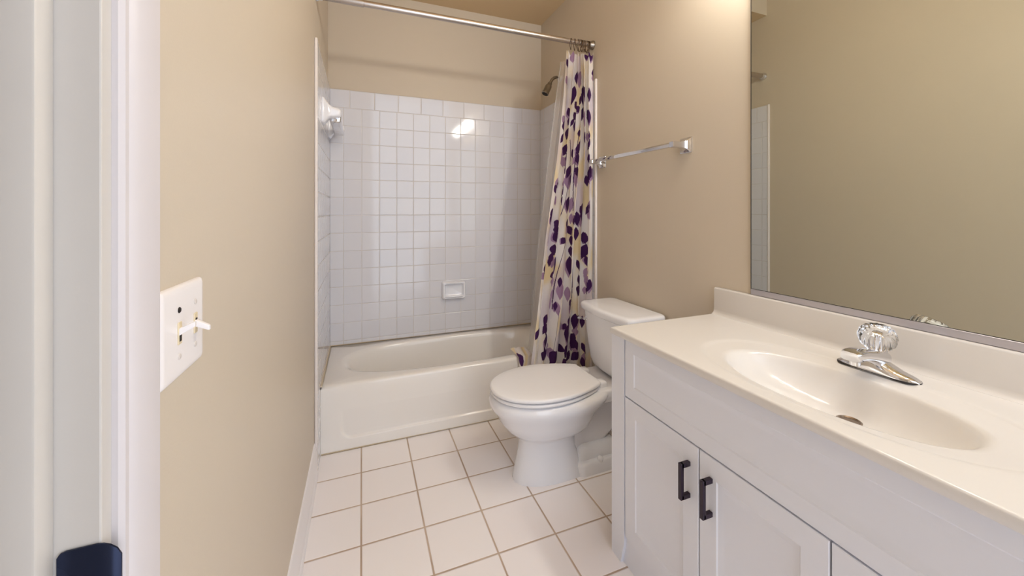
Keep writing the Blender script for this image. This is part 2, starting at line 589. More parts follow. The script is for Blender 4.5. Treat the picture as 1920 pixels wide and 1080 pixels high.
# ------------------------------------------------------------------ shower head
def build_shower_head():
    f = Vector((RX - 0.0001, -0.300, 2.136))
    root = empty('wall_shower', f)
    tag(root, 'small chrome shower head on a bent arm above the right tiles', 'shower head')
    bm = bmesh.new()
    lathe(bm, f, (-1, 0, 0), [(0.032, 0.0), (0.031, 0.006), (0.024, 0.012), (0.013, 0.015)], 28)
    obj('flange', bm, M['chrome'], root, 40)
    pts = [f + Vector((-0.004, 0, 0)), f + Vector((-0.030, 0.0, 0.003)), f + Vector((-0.048, 0, -0.003)), f + Vector((-0.064, 0, -0.017)), f + Vector((-0.076, 0, -0.036)), f + Vector((-0.082, 0, -0.048))]
    bm = bmesh.new()
    tube(bm, pts, 0.0105, 14)
    obj('arm', bm, M['nickel'], root, 60)
    d = Vector((-0.45, 0, -0.9)).normalized()
    p = pts[-1]
    bm = bmesh.new()
    lathe(bm, p - d * 0.006, d, [(0.012, 0), (0.016, 0.004), (0.016, 0.016), (0.021, 0.024), (0.0235, 0.034), (0.0235, 0.072), (0.026, 0.076), (0.026, 0.090), (0.023, 0.092)], 28)
    hd = obj('head', bm, M['nickel'], root, 35)
    bm = bmesh.new()
    lathe(bm, p + d * 0.0862, d, [(0.0218, 0.0), (0.0205, 0.002), (0.010, 0.0015), (0.008, 0.004), (0.0, 0.004)], 24, True, False)
    o = obj('nozzle_face', bm, M['dark'], hd, 40)
    o.matrix_parent_inverse = Matrix.Identity(4)
    return root


build_shower_head()

# ------------------------------------------------------------------ shower rod and rings
RODY, RODZ = -0.710, 2.203
def build_rod():
    root = empty('shower_curtain_rod', (0.85, RODY, RODZ))
    tag(root, 'brushed steel tension rod across the tub opening', 'curtain rod')
    bm = bmesh.new()
    lathe(bm, (0.27, RODY, RODZ), (1, 0, 0), [(0.0155, 0), (0.0155, RX - 0.27 - 0.006)], 28)
    obj('inner_tube', bm, M['satin'], root, 40)
    bm = bmesh.new()
    lathe(bm, (LX + 0.004, RODY, RODZ), (1, 0, 0), [(0.0185, 0), (0.0185, 0.205), (0.0157, 0.2065)], 28)
    obj('outer_tube', bm, M['satin'], root, 40)
    for x, d in ((LX, 1), (RX, -1)):
        bm = bmesh.new()
        lathe(bm, (x, RODY, RODZ), (d, 0, 0), [(0.027, 0.0), (0.027, 0.005), (0.025, 0.011), (0.0215, 0.016), (0.020, 0.030), (0.0187, 0.031)], 28)
        o = obj('end_flange', bm, M['chrome'] if d > 0 else M['nickel'], root, 40)
        o['label'] = 'round metal end flange'
    return root


build_rod()


def ring_mesh():
    bm = bmesh.new()
    pts = []
    # a pear shaped wire that closes round the rod above and the cloth eyelet below
    for i in range(36):
        t = 2 * PI * i / 36
        r = 0.0225
        y = r * math.sin(t)
        z = r * math.cos(t)
        if z < 0:
            y *= (1 + z / 0.0225 * 0.55)
            z *= 2.1
        pts.append((0, y, z))
    tube(bm, pts, 0.0017, 7, closed=True)
    return bm


first = None
ring_x = [1.452, 1.478, 1.500, 1.514, 1.526, 1.537, 1.548, 1.558, 1.568, 1.578]
ring_lab = ['wire curtain ring standing apart, leftmost on the rod', 'wire curtain ring second from the left on the rod', 'wire curtain ring third from the left on the rod', 'wire curtain ring fourth from the left on the rod',
            'wire curtain ring fifth from the left on the rod', 'wire curtain ring fifth from the right wall on the rod', 'wire curtain ring fourth from the right wall on the rod', 'wire curtain ring third from the right wall on the rod',
            'wire curtain ring second from the right wall on the rod', 'wire curtain ring closest to the right wall on the rod']
rnd = random.Random(4)
for i, x in enumerate(ring_x):
    if first is None:
        o = first = obj('curtain_ring', ring_mesh(), M['bronze'], None, 60)
    else:
        o = first.copy()
        COL.objects.link(o)
    o.location = (x, RODY, RODZ - 0.0045)
    o.rotation_euler = (rnd.uniform(-0.12, 0.12), 0, rnd.uniform(-0.35, 0.35))
    tag(o, ring_lab[i], 'curtain ring', 'wire rings holding the shower curtain')

# ------------------------------------------------------------------ shower curtain
def cl_interp(z):
    XL = np.interp(z, [0.08, 0.30, 0.58, 1.06, 1.50, 1.875, 2.14], [1.166, 1.197, 1.233, 1.284, 1.352, 1.400, 1.424])
    XR = np.interp(z, [0.08, 0.60, 1.9, 2.14], [1.582, 1.582, 1.582, 1.584])
    Y0 = np.interp(z, [0.08, 0.35, 0.9, 1.6, 2.14], [-0.700, -0.695, -0.708, -0.716, -0.712])
    A = np.interp(z, [0.08, 0.30, 0.60, 1.0, 1.6, 2.05, 2.14], [0.022, 0.028, 0.036, 0.038, 0.036, 0.026, 0.016])
    return XL, XR, Y0, A
NF = 6.0
def cloth(s, z):
    XL, XR, Y0, A = cl_interp(z)
    w = XR - XL
    q = s + 0.020 * np.sin(6.3 * s + 1.1 * z) + 0.008 * np.sin(15 * s - 2.3 * z)
    ph = np.pi * NF * q + 0.25 * np.sin(2.1 * z + 3 * s) + 0.3
    # outer panels open out flat towards the hem
    flat = np.clip((0.95 - z) / 0.7, 0, 1) * 0.7
    amp = A * (1 - flat * np.exp(-((s - 0.06) / 0.14) ** 2)) * (1 - flat * np.exp(-((s - 0.80) / 0.18) ** 2)) * (1 - 0.75 * np.clip((s - 0.84) / 0.10, 0, 1))
    edge = np.clip(np.minimum(s, 1 - s) / 0.05, 0, 1)
    prof = 2 * np.abs(np.sin(ph)) ** 0.75 - 1.1
    y = Y0 - amp * prof - 0.003 * np.sin(3 * ph + 2 * z)
    y = y - 0.034 * np.clip((s - 0.70) / 0.28, 0, 1) ** 1.5
    x = XL + w * s + w / NF * 0.24 * np.sin(2 * ph + 0.5) * edge * (1 - 0.6 * flat) + 0.005 * np.sin(5 * z + 9 * s) * edge
    return x, y, z


# printed leaves: place on the cloth (across, height), half length, half width, lean, shade
LEAVES = [(0.22,2.116,0.0388,0.0202,0,1),
          (0.802,2.136,0.0258,0.0134,0,0),
          (0.924,2.13,0.0295,0.0154,0,0),
          (0.528,1.984,0.0462,0.024,0,1),
          (0.384,1.988,0.0388,0.0202,0,0),
          (1.0,2.022,0.0222,0.0115,0,0),
          (1.0,1.991,0.0203,0.0111,0,1),
          (0.356,1.887,0.0517,0.0269,8,0),
          (0.686,1.891,0.052,0.027,0,0),
          (0.914,1.887,0.0406,0.0211,0,0),
          (0.528,1.807,0.024,0.0166,-30,0),
          (0.211,1.775,0.0314,0.0163,-20,0),
          (0.685,1.782,0.0369,0.0192,10,0),
          (0.883,1.753,0.0443,0.023,0,0),
          (0.883,1.731,0.0369,0.0192,0,1),
          (0.221,1.723,0.0258,0.0148,20,0),
          (0.368,1.723,0.024,0.0129,30,0),
          (0.205,1.65,0.0332,0.0222,15,0),
          (0.554,1.658,0.0222,0.0129,0,0),
          (0.892,1.645,0.0258,0.0134,0,0),
          (0.188,1.557,0.0332,0.0258,30,0),
          (0.244,1.501,0.0332,0.0173,0,0),
          (0.182,1.486,0.0295,0.024,-30,1),
          (0.557,1.566,0.0351,0.0203,10,0),
          (0.56,1.505,0.0332,0.0203,-15,0),
          (0.536,1.501,0.0295,0.0154,30,1),
          (0.37,1.379,0.052,0.034,0,1),
          (0.561,1.392,0.052,0.027,0,1),
          (0.257,1.355,0.0332,0.024,0,1),
          (0.364,1.429,0.0369,0.0192,20,0),
          (0.885,1.418,0.048,0.0258,20,0),
          (0.836,1.379,0.0332,0.0173,-15,0),
          (0.384,1.24,0.0406,0.0211,8,0),
          (0.535,1.234,0.0443,0.023,10,1),
          (0.685,1.152,0.0406,0.024,-8,0),
          (0.754,1.165,0.0295,0.0154,0,0),
          (0.158,1.125,0.024,0.0203,30,0),
          (0.167,1.089,0.024,0.0277,0,0),
          (0.169,1.049,0.0332,0.0277,-35,0),
          (0.534,1.083,0.0295,0.0222,-30,0),
          (0.684,1.062,0.0369,0.0203,0,0),
          (0.346,1.024,0.0222,0.0185,40,0),
          (0.543,1.024,0.0295,0.0166,0,0),
          (0.841,1.039,0.0332,0.0173,0,0),
          (0.852,1.027,0.0258,0.0166,30,0),
          (0.159,0.974,0.0295,0.0332,0,0),
          (0.539,0.961,0.0277,0.0185,0,0),
          (0.849,0.956,0.0443,0.0295,20,0),
          (0.859,0.902,0.024,0.024,0,1),
          (0.152,0.905,0.0314,0.034,0,1),
          (0.137,0.897,0.0222,0.0129,0,0),
          (0.261,0.884,0.048,0.025,8,0),
          (0.533,0.875,0.052,0.027,0,0),
          (0.865,0.831,0.0332,0.0203,25,1),
          (0.195,0.832,0.02,0.0258,-30,0),
          (0.769,0.79,0.0332,0.0203,-20,0),
          (0.952,0.754,0.0369,0.024,15,0),
          (0.771,0.728,0.0332,0.0277,20,0),
          (0.902,0.729,0.0222,0.0148,0,0),
          (0.239,0.79,0.0277,0.0295,0,1),
          (0.339,0.782,0.0277,0.0148,0,0),
          (0.354,0.731,0.0462,0.0277,0,1),
          (0.521,0.706,0.0406,0.024,0,1),
          (0.27,0.713,0.0295,0.0258,0,1),
          (0.336,0.628,0.0369,0.0192,-15,1),
          (0.317,0.64,0.0258,0.0134,0,0),
          (0.689,0.539,0.0443,0.024,5,0),
          (0.507,0.513,0.0222,0.0148,35,0),
          (0.19,0.511,0.024,0.0203,15,0),
          (0.23,0.447,0.0443,0.023,0,0),
          (0.281,0.404,0.0258,0.0185,-20,1),
          (0.546,0.472,0.0517,0.0269,-8,0),
          (0.675,0.442,0.0258,0.0203,25,0),
          (0.704,0.479,0.0222,0.0222,0,1),
          (0.685,0.402,0.0277,0.0258,30,0),
          (0.671,0.385,0.0222,0.0222,0,1),
          (0.489,0.383,0.0388,0.0202,-75,0),
          (0.171,0.366,0.0277,0.0222,20,0),
          (0.353,0.347,0.0406,0.034,30,0),
          (0.309,0.367,0.0295,0.034,0,1),
          (0.633,0.338,0.0314,0.0258,40,0),
          (0.712,0.332,0.0332,0.0222,45,0),
          (0.554,0.308,0.0258,0.0222,-40,0),
          (0.485,0.238,0.0406,0.0211,20,0),
          (0.676,0.21,0.0369,0.0203,-20,0),
          (0.246,0.238,0.0369,0.0192,10,0),
          (0.846,0.224,0.0332,0.0185,0,1)]


def print_colours(s, z):
    """the curtain's own print: washed cream, yellow and white ground with two purples of leaf"""
    def wash(a, b, c, d):
        return 0.5 + 0.5 * np.sin(a * s + 1.7 * np.sin(b * z + 2 * s) + c) * np.cos(d * z + 1.3 * np.sin(a * 0.7 * s))
    w1, w2, w3 = wash(19, 5.1, 0.4, 13), wash(33, 9.0, 2.0, 22), wash(12, 3.0, 4.0, 8)
    ground = np.array(lin(244, 238, 234)[:3])
    yellow = np.array(lin(240, 220, 172)[:3])
    lilac = np.array(lin(218, 206, 216)[:3])
    col = np.empty(s.shape + (3,))
    col[:] = ground
    ky = np.clip((w1 * 0.6 + w2 * 0.5 - 0.52) * 3.0, 0, 1)[..., None] * 0.8
    col = col * (1 - ky) + yellow * ky
    kl = np.clip((w3 - 0.62) * 3.5, 0, 1)[..., None] * 0.75
    col = col * (1 - kl) + lilac * kl
    dark, mauve = np.array(lin(70, 32, 86)[:3]), np.array(lin(172, 140, 172)[:3])
    # distance along the folded cloth, so that a leaf keeps its true shape on the fabric
    X, Y, _ = cloth(s, z)
    step = np.hypot(np.diff(X, axis=1), np.diff(Y, axis=1))
    arc = np.concatenate([np.zeros((len(s), 1)), np.cumsum(step, axis=1)], 1)
    rnd_ = random.Random(11)
    shapes = []
    for (s0, z0, hl, hw, ang, sh) in LEAVES:
        r_ = int(np.argmin(np.abs(z[:, 0] - z0)))
        slope = float(np.gradient(arc[r_], s[r_])[int(s0 * (s.shape[1] - 1))])
        if not sh and rnd_.random() < 0.6:
            shapes.append((s0 + rnd_.choice((-1, 1)) * hw * 0.45 / slope, z0 - hl * rnd_.uniform(0.1, 0.4), hl, hw, ang + rnd_.uniform(-12, 12), 1))
        shapes.append((s0, z0, hl, hw, ang, sh))
    # the print carries on over the parts of the cloth folded out of sight
    for k_ in range(84):
        z0 = rnd_.uniform(0.12, 2.1)
        r_ = int(np.argmin(np.abs(z[:, 0] - z0)))
        s0 = rnd_.choice([0.07, 0.24, 0.41, 0.57, 0.73, 0.15, 0.86]) + rnd_.uniform(-0.012, 0.012)
        shapes.append((s0, z0, 0.034, 0.017, rnd_.uniform(-35, 35), rnd_.choice((0, 0, 1))))
    for shade in (1, 0):
        for (c0, z0, hl, hw, ang, sh) in shapes:
            if sh != shade:
                continue
            r0, r1 = np.searchsorted(z[:, 0], (z0 - hl * 1.4, z0 + hl * 1.4))
            base = np.array([np.interp(c0, s[q], arc[q]) for q in range(r0, r1)])[:, None]
            u, v = arc[r0:r1] - base, z[r0:r1] - z0
            a = math.radians(ang)
            lu = u * math.cos(a) - v * math.sin(a)
            lv = u * math.sin(a) + v * math.cos(a)
            k = np.abs(lv) / (hl * 1.12)
            inside = (k < 1) & (np.abs(lu) < hw * 1.15 * (1 - k ** 1.6) * (1 + 0.3 * np.sign(lv) * k))
            col[r0:r1][inside] = mauve if sh else dark
    # thin stems that tie the leaves together
    for (sa, za, sb, zb, bow) in ((0.20, 0.10, 0.36, 0.62, 0.05), (0.30, 0.62, 0.42, 1.10, -0.04), (0.62, 0.30, 0.66, 1.12, 0.03), (0.30, 1.12, 0.36, 1.62, 0.04), (0.55, 1.20, 0.60, 1.95, -0.03), (0.80, 0.70, 0.78, 1.50, 0.04), (0.30, 1.60, 0.33, 2.05, 0.02)):
        t = np.clip((z - za) / (zb - za), 0, 1)
        sc = sa + (sb - sa) * t + bow * np.sin(PI * t)
        on = (z > za) & (z < zb) & (np.abs(s - sc) < 0.0024)
        col[on] = dark
    return col


def sheet(name, X, Y, Z, material, parent, colours=None):
    nz, ns = X.shape
    co = np.stack([X, Y, Z], -1).reshape(-1, 3)
    idx = np.arange(nz * ns).reshape(nz, ns)
    q = np.stack([idx[:-1, :-1], idx[:-1, 1:], idx[1:, 1:], idx[1:, :-1]], -1).reshape(-1, 4)
    me = bpy.data.meshes.new(name)
    me.vertices.add(len(co))
    me.vertices.foreach_set('co', co.astype(np.float32).ravel())
    me.loops.add(q.size)
    me.loops.foreach_set('vertex_index', q.astype(np.int32).ravel())
    me.polygons.add(len(q))
    me.polygons.foreach_set('loop_start', np.arange(0, q.size, 4, dtype=np.int32))
    me.polygons.foreach_set('loop_total', np.full(len(q), 4, dtype=np.int32))
    me.update()
    me.validate()
    if colours is not None:
        ca_ = me.color_attributes.new('print', 'FLOAT_COLOR', 'POINT')
        c4 = np.ones((len(co), 4), np.float32)
        c4[:, :3] = colours.reshape(-1, 3)
        ca_.data.foreach_set('color', c4.ravel())
    o = link(name, me, material, parent, 0)
    return o


def cloth_mat(name, printed, rgb=(236, 232, 230), see=0.25, alpha=1.0):
    m = bpy.data.materials.new(name)
    m.use_nodes = True
    nt = m.node_tree
    b = nt.nodes['Principled BSDF']
    b.inputs['Base Color'].default_value = lin(*rgb)
    b.inputs['Roughness'].default_value = 0.7
    b.inputs['Specular IOR Level'].default_value = 0.25
    tr = nt.nodes.new('ShaderNodeBsdfTranslucent')
    tr.inputs[0].default_value = lin(*rgb)
    if printed:
        at = nt.nodes.new('ShaderNodeAttribute')
        at.attribute_name = 'print'
        nt.links.new(at.outputs['Color'], b.inputs['Base Color'])
        nt.links.new(at.outputs['Color'], tr.inputs[0])
    mx = nt.nodes.new('ShaderNodeMixShader')
    mx.inputs[0].default_value = see
    out = nt.nodes['Material Output']
    nt.links.new(b.outputs[0], mx.inputs[1])
    nt.links.new(tr.outputs[0], mx.inputs[2])
    last = mx
    if alpha < 1:
        tp = nt.nodes.new('ShaderNodeBsdfTransparent')
        m2 = nt.nodes.new('ShaderNodeMixShader')
        m2.inputs[0].default_value = alpha
        nt.links.new(tp.outputs[0], m2.inputs[1])
        nt.links.new(mx.outputs[0], m2.inputs[2])
        last = m2
    nt.links.new(last.outputs[0], out.inputs[0])
    return m


M['cloth'] = cloth_mat('printed_curtain_cloth', True)
M['liner'] = cloth_mat('thin_white_liner', False, (234, 228, 222), 0.3, 0.45)


def build_curtain():
    root = empty('shower_curtain', (1.45, -0.72, 2.14))
    tag(root, 'purple leaf print shower curtain bunched against the right wall', 'shower curtain')
    ns, nz = 620, 760
    S, Z = np.meshgrid(np.linspace(0, 1, ns), np.linspace(0.08, 2.145, nz))
    X, Y, Zc = cloth(S, Z)
    # top hem sags between the rings
    sag = 0.020 * np.abs(np.sin(9 * PI * S)) ** 1.5 * np.clip((Z - 2.0) / 0.145, 0, 1)
    o = sheet('cloth', X, Y, Zc - sag, M['cloth'], root, print_colours(S, Z))
    o.matrix_parent_inverse = Matrix.Translation(-root.location)
    # the free lower corner thrown over the tub rim
    n = 40
    T, R = np.meshgrid(np.linspace(0, 1, n), np.linspace(0, 1, n))
    path_y = np.interp(T, [0, 0.25, 0.40, 0.55, 0.70, 1.0], [-0.500, -0.545, -0.585, -0.617, -0.626, -0.628])
    path_z = np.interp(T, [0, 0.25, 0.40, 0.55, 0.70, 1.0], [0.352, 0.347, 0.3445, 0.340, 0.318, 0.268])
    wv = 0.006 * np.sin(7 * R + 4 * T)
    X2 = 1.168 + 0.072 * R + 0.018 * T * (R - 0.5) - 0.02 * (1 - T) * (1 - R)
    Y2 = path_y - np.abs(wv) * (T > 0.5)
    Z2 = path_z + np.abs(wv) * (T < 0.6)
    sm = np.empty((n, n, 3))
    sm[:] = np.array(lin(238, 230, 226)[:3])
    sm[(np.sin(9 * R + 5 * T) > 0.55)] = np.array(lin(240, 222, 184)[:3])
    spot = (np.hypot((R - 0.16) / 0.16, (T - 0.60) / 0.26) < 1)
    sm[spot] = np.array(lin(74, 34, 88)[:3])
    o = sheet('thrown_corner', X2, Y2, Z2, M['cloth'], root, sm)
    return root


def build_liner():
    root = empty('shower_liner', (1.45, -0.68, 2.12))
    tag(root, 'thin whitish liner showing left of the purple leaf curtain', 'shower liner')
    S, Z = np.meshgrid(np.linspace(0, 1, 160), np.linspace(0.26, 2.10, 160))
    xl = np.interp(Z, [0.26, 0.6, 1.06, 1.5, 1.9, 2.10], [1.262, 1.266, 1.292, 1.344, 1.392, 1.418])
    yb = np.interp(Z, [0.26, 0.36, 0.6, 1.2, 2.10], [-0.485, -0.520, -0.570, -0.620, -0.650])
    X = xl + (1.580 - xl) * S
    Y = yb + 0.016 * np.sin(2 * PI * 4.5 * S + 1.2) * np.clip(S / 0.06, 0.15, 1)
    o = sheet('sheet', X, Y, Z, M['liner'], root)
    o.matrix_parent_inverse = Matrix.Translation(-root.location)
    return root


build_curtain()
build_liner()

# ------------------------------------------------------------------ towel bar on the right wall
def build_towel_bar():
    z = 1.482
    ya, yb = -0.812, -1.432
    root = empty('towel_bar', (RX, (ya + yb) / 2, z))
    tag(root, 'square chrome towel bar on the tan wall above the toilet', 'towel bar')
    for y in (ya, yb):
        bm = bmesh.new()
        rings = []
        for d, h, r in ((0.0, 0.030, 0.003), (0.004, 0.030, 0.003), (0.008, 0.027, 0.003), (0.016, 0.019, 0.003), (0.028, 0.0145, 0.003), (0.044, 0.0125, 0.003), (0.064, 0.0125, 0.003), (0.082, 0.0125, 0.003), (0.084, 0.011, 0.003)):
            rings.append([(RX - d, y + a, z + b) for a, b in rrect(0, 0, h, h, r, 3)])
        loft(bm, rings)
        o = obj('post', bm, M['chrome'], root, 30)
        bm = boxm(RX - 0.004, y - 0.033, z - 0.033, RX, y + 0.033, z + 0.033, bev=0.0015)
        obj('wall_plate', bm, M['chrome'], o, 40).matrix_parent_inverse = Matrix.Identity(4)
    bm = boxm(RX - 0.080, yb, z - 0.0095, RX - 0.061, ya, z + 0.0095, bev=0.0015)
    obj('bar', bm, M['chrome'], root, 40)
    return root


build_towel_bar()


# ------------------------------------------------------------------ toilet, facing left
TY = -1.105
def egg(xf, xb, hw, z, n=56, back=2.6, mid=0.55, cy=TY):
    """closed outline: round nose at xf, squarer back at xb"""
    cx = xf + (xb - xf) * mid
    out = []
    for i in range(n):
        t = 2 * PI * i / n
        c, s = math.cos(t), math.sin(t)
        if c < 0:
            p, a = 2.15, cx - xf
        else:
            p, a = back, xb - cx
        k = (abs(c / a) ** p + abs(s / hw) ** p) ** (-1 / p)
        out.append((cx + k * c, cy + k * s, z))
    return out


def build_toilet():
    root = empty('toilet', (1.22, TY, 0))
    tag(root, 'white two piece toilet with closed lid beside the vanity', 'toilet')
    bm = bmesh.new()
    # bowl and front pedestal
    loft(bm, [egg(0.930, 1.285, 0.097, 0.0, back=3.5), egg(0.931, 1.28, 0.096, 0.012, back=3.5), egg(0.944, 1.25, 0.090, 0.06, back=3), egg(0.957, 1.230, 0.084, 0.12), egg(0.962, 1.228, 0.083, 0.175),
              egg(0.952, 1.255, 0.094, 0.190), egg(0.928, 1.28, 0.114, 0.205), egg(0.898, 1.30, 0.134, 0.232), egg(0.872, 1.315, 0.152, 0.268), egg(0.850, 1.335, 0.170, 0.308), egg(0.832, 1.36, 0.184, 0.330), egg(0.825, 1.375, 0.190, 0.346),
              egg(0.823, 1.385, 0.191, 0.360), egg(0.828, 1.385, 0.187, 0.375), egg(0.845, 1.375, 0.174, 0.382)])
    # trapway body running back to the wall
    def sec(x, hw, z0, z1, r):
        return [(x, TY + a, b) for a, b in rrect(0, (z0 + z1) / 2, hw, (z1 - z0) / 2, r, 5)]
    loft(bm, [sec(1.16, 0.045, 0.10, 0.30, 0.04), sec(1.24, 0.046, 0.06, 0.335, 0.04), sec(1.32, 0.046, 0.05, 0.345, 0.04), sec(1.42, 0.050, 0.12, 0.345, 0.045), sec(1.50, 0.052, 0.20, 0.345, 0.045), sec(1.53, 0.05, 0.24, 0.34, 0.04)])
    # rear foot
    rings = []
    for z, g in ((0.0, 1.0), (0.040, 1.0), (0.052, 0.96), (0.057, 0.88)):
        rings.append([(1.345 + (x - 1.345) * g, TY + y * g, z) for x, y in rrect(1.345, 0, 0.135, 0.106, 0.035, 5)])
    loft(bm, rings)
    rings = []
    for z, hx, hy, r in ((0.05, 0.115, 0.082, 0.035), (0.085, 0.110, 0.078, 0.035), (0.105, 0.100, 0.070, 0.035), (0.114, 0.085, 0.056, 0.03)):
        rings.append([(x, TY + y, z) for x, y in rrect(1.335, 0, hx, hy, r, 5)])
    loft(bm, rings)
    # deck that carries the tank
    rings = []
    for z, g in ((0.318, 0.86), (0.330, 0.96), (0.345, 1.0), (0.376, 1.0), (0.3835, 0.97), (0.3845, 0.93)):
        rings.append([(1.42 + (x - 1.42) * g, TY + y * g, z) for x, y in rrect(1.42, 0, 0.155, 0.132, 0.05, 6)])
    loft(bm, rings)
    obj('bowl', bm, M['porcelain'], root, 55)
    # seat ring and lid: long round nose, sides drawing in to a short straight back edge
    def lid_ring(ins, z, xf, xb, hw, bw, n=26):
        xf, xb, hw, bw = xf + ins, xb - ins, hw - ins, bw - ins * 1.1
        xm = xf + (xb - xf) * 0.52
        half = []
        for q in range(n + 1):
            t = q / n
            if t < 0.40:
                x = xb + (xm - xb) * (t / 0.40)
                w = hw - (hw - bw) * ((x - xm) / (xb - xm)) ** 1.8
            else:
                a = (t - 0.40) / 0.60 * PI / 2
                x = xm - (xm - xf) * math.sin(a)
                w = hw * max(0.0, 1 - ((xm - x) / (xm - xf)) ** 2.12) ** (1 / 2.12)
            half.append((x, w))
        pts = [(xb, -bw * 0.6, z), (xb, 0, z), (xb, bw * 0.6, z)]
        pts += [(x, w, z) for x, w in half[:1]] and [(xb - 0.0015, bw - 0.004, z)]
        pts += [(x - (0.006 if k == 0 else 0), w, z) for k, (x, w) in enumerate(half[:-1])]
        pts.append((xf, 0, z))
        pts += [(x - (0.006 if k == 0 else 0), -w, z) for k, (x, w) in reversed(list(enumerate(half[:-1])))]
        pts.append((xb - 0.0015, -(bw - 0.004), z))
        return [(x, TY - 0.002 + y, zz) for x, y, zz in pts]
    def slab(z0, z1, xf, xb, hw, bw, r, domed=0.0):
        b2 = bmesh.new()
        rings = [lid_ring(i_, z_, xf, xb, hw, bw) for i_, z_ in ((r, z0), (0, z0 + r * 0.7), (0, z1 - r), (r * 0.4, z1 - r * 0.3), (r * 1.4, z1))]
        if domed:
            rings += [lid_ring(0.045, z1 + domed * 0.7, xf, xb, hw, bw), lid_ring(0.085, z1 + domed, xf, xb, hw, bw)]
        loft(b2, rings)
        return b2
    obj('seat', slab(0.3865, 0.4000, 0.834, 1.306, 0.1815, 0.112, 0.004), M['seat'], root, 60)
    obj('lid', slab(0.4050, 0.4225, 0.829, 1.318, 0.1835, 0.114, 0.006, 0.003), M['seat'], root, 60)
    for s in (-1, 1):
        bm = bmesh.new()
        rings = [[(x, TY + s * 0.075 + y, z) for x, y in rrect(1.342, 0, 0.022 * g, 0.024 * g, 0.009 * g, 4)] for z, g in ((0.384, 1.0), (0.400, 1.0), (0.407, 0.86), (0.409, 0.7))]
        loft(bm, rings)
        obj('hinge', bm, M['seat'], root, 50)
        bm = bmesh.new()
        lathe(bm, (1.325, TY + s * 0.094, 0.0565), (0, s * 0.35, 0.9), [(0.0135, -0.008), (0.0135, 0.006), (0.011, 0.011), (0.006, 0.0135), (0.0, 0.014)], 20, True, False)
        obj('bolt_cap', bm, M['porcelain'], root, 50)
    # tank: tapered below, gently bowed front
    cyt = TY - 0.022
    def tank(z, xf, xb, hy, bow, r=0.03):
        out = []
        for x, y in rrect((xf + xb) / 2, 0, (xb - xf) / 2, hy, r, 6):
            k = 1 - (y / hy) ** 2
            fx = (xb - x) / (xb - xf)
            out.append((x - bow * k * fx, cyt + y, z))
        # denser front edge so that the bow reads as a curve
        return out
    def dens(ring, n=10):
        out = []
        m = len(ring)
        for i in range(m):
            a, b = Vector(ring[i]), Vector(ring[(i + 1) % m])
            if (b - a).length > 0.08:
                out += [tuple(a.lerp(b, q / n)) for q in range(n)]
            else:
                out.append(tuple(a))
        return out
    def tankd(z, xf, xb, hy, bow, r=0.03):
        base = dens([(x, y, z) for x, y in rrect((xf + xb) / 2, 0, (xb - xf) / 2, hy, r, 6)])
        return [(x - bow * (1 - (y / hy) ** 2) * (xb - x) / (xb - xf), cyt + y, z) for x, y, _ in base]
    bm = bmesh.new()
    loft(bm, [tankd(0.388, 1.455, 1.560, 0.105, 0.012, 0.035), tankd(0.394, 1.440, 1.572, 0.135, 0.014, 0.035), tankd(0.410, 1.426, 1.580, 0.155, 0.016), tankd(0.44, 1.418, 1.585, 0.168, 0.018),
              tankd(0.52, 1.410, 1.588, 0.180, 0.020), tankd(0.62, 1.402, 1.590, 0.190, 0.022), tankd(0.684, 1.398, 1.590, 0.194, 0.022)])
    obj('tank', bm, M['porcelain'], root, 50)
    bm = bmesh.new()
    loft(bm, [tankd(0.685, 1.392, 1.593, 0.203, 0.024), tankd(0.690, 1.386, 1.595, 0.208, 0.026), tankd(0.712, 1.384, 1.596, 0.210, 0.027), tankd(0.721, 1.388, 1.594, 0.206, 0.027),
              tankd(0.7245, 1.396, 1.590, 0.198, 0.027), tankd(0.7255, 1.41, 1.580, 0.182, 0.026)])
    obj('tank_lid', bm, M['porcelain'], root, 50)
    bm = bmesh.new()
    lathe(bm, (1.396, cyt + 0.150, 0.640), (-1, 0, 0), [(0.012, 0), (0.012, 0.008), (0.007, 0.010), (0.007, 0.020)], 18)
    tube(bm, [(1.378, cyt + 0.150, 0.640), (1.374, cyt + 0.170, 0.637), (1.374, cyt + 0.198, 0.632)], [0.006, 0.006, 0.0075], 10)
    o = obj('flush_lever', bm, M['chrome'], root, 50)
    o['label'] = 'small chrome flush lever'
    return root


build_toilet()


# ------------------------------------------------------------------ vanity cabinet
VF = 1.125                      # door faces
VY0, VY1 = -1.565, -2.86
def shaker(x, y0, y1, z0, z1, fr=0.052, t=0.018):
    """door or drawer front lying in the plane x, with a stepped recessed panel"""
    bm = bmesh.new()
    ya, yb = min(y0, y1), max(y0, y1)
    def ring(ins, dx):
        return [(x + dx, ya + ins, z0 + ins), (x + dx, yb - ins, z0 + ins), (x + dx, yb - ins, z1 - ins), (x + dx, ya + ins, z1 - ins)]
    loft(bm, [ring(0, t), ring(0, 0.0015), ring(0.0015, 0.0), ring(fr - 0.001, 0.0), ring(fr + 0.0025, 0.0026), ring(fr + 0.010, 0.0044), ring(fr + 0.016, 0.0062), ring(fr + 0.019, 0.0066)])
    return bm


def handle(x, y, z0, z1):
    bm = bmesh.new()
    w, p = 0.011, 0.033
    box(bm, x - p, y - w / 2, z0, x - p + 0.010, y + w / 2, z1, bev=0.0006, seg=1)
    box(bm, x - p + 0.004, y - w / 2, z0, x, y + w / 2, z0 + 0.012, bev=0.0006, seg=1)
    box(bm, x - p + 0.004, y - w / 2, z1 - 0.012, x, y + w / 2, z1, bev=0.0006, seg=1)
    return bm


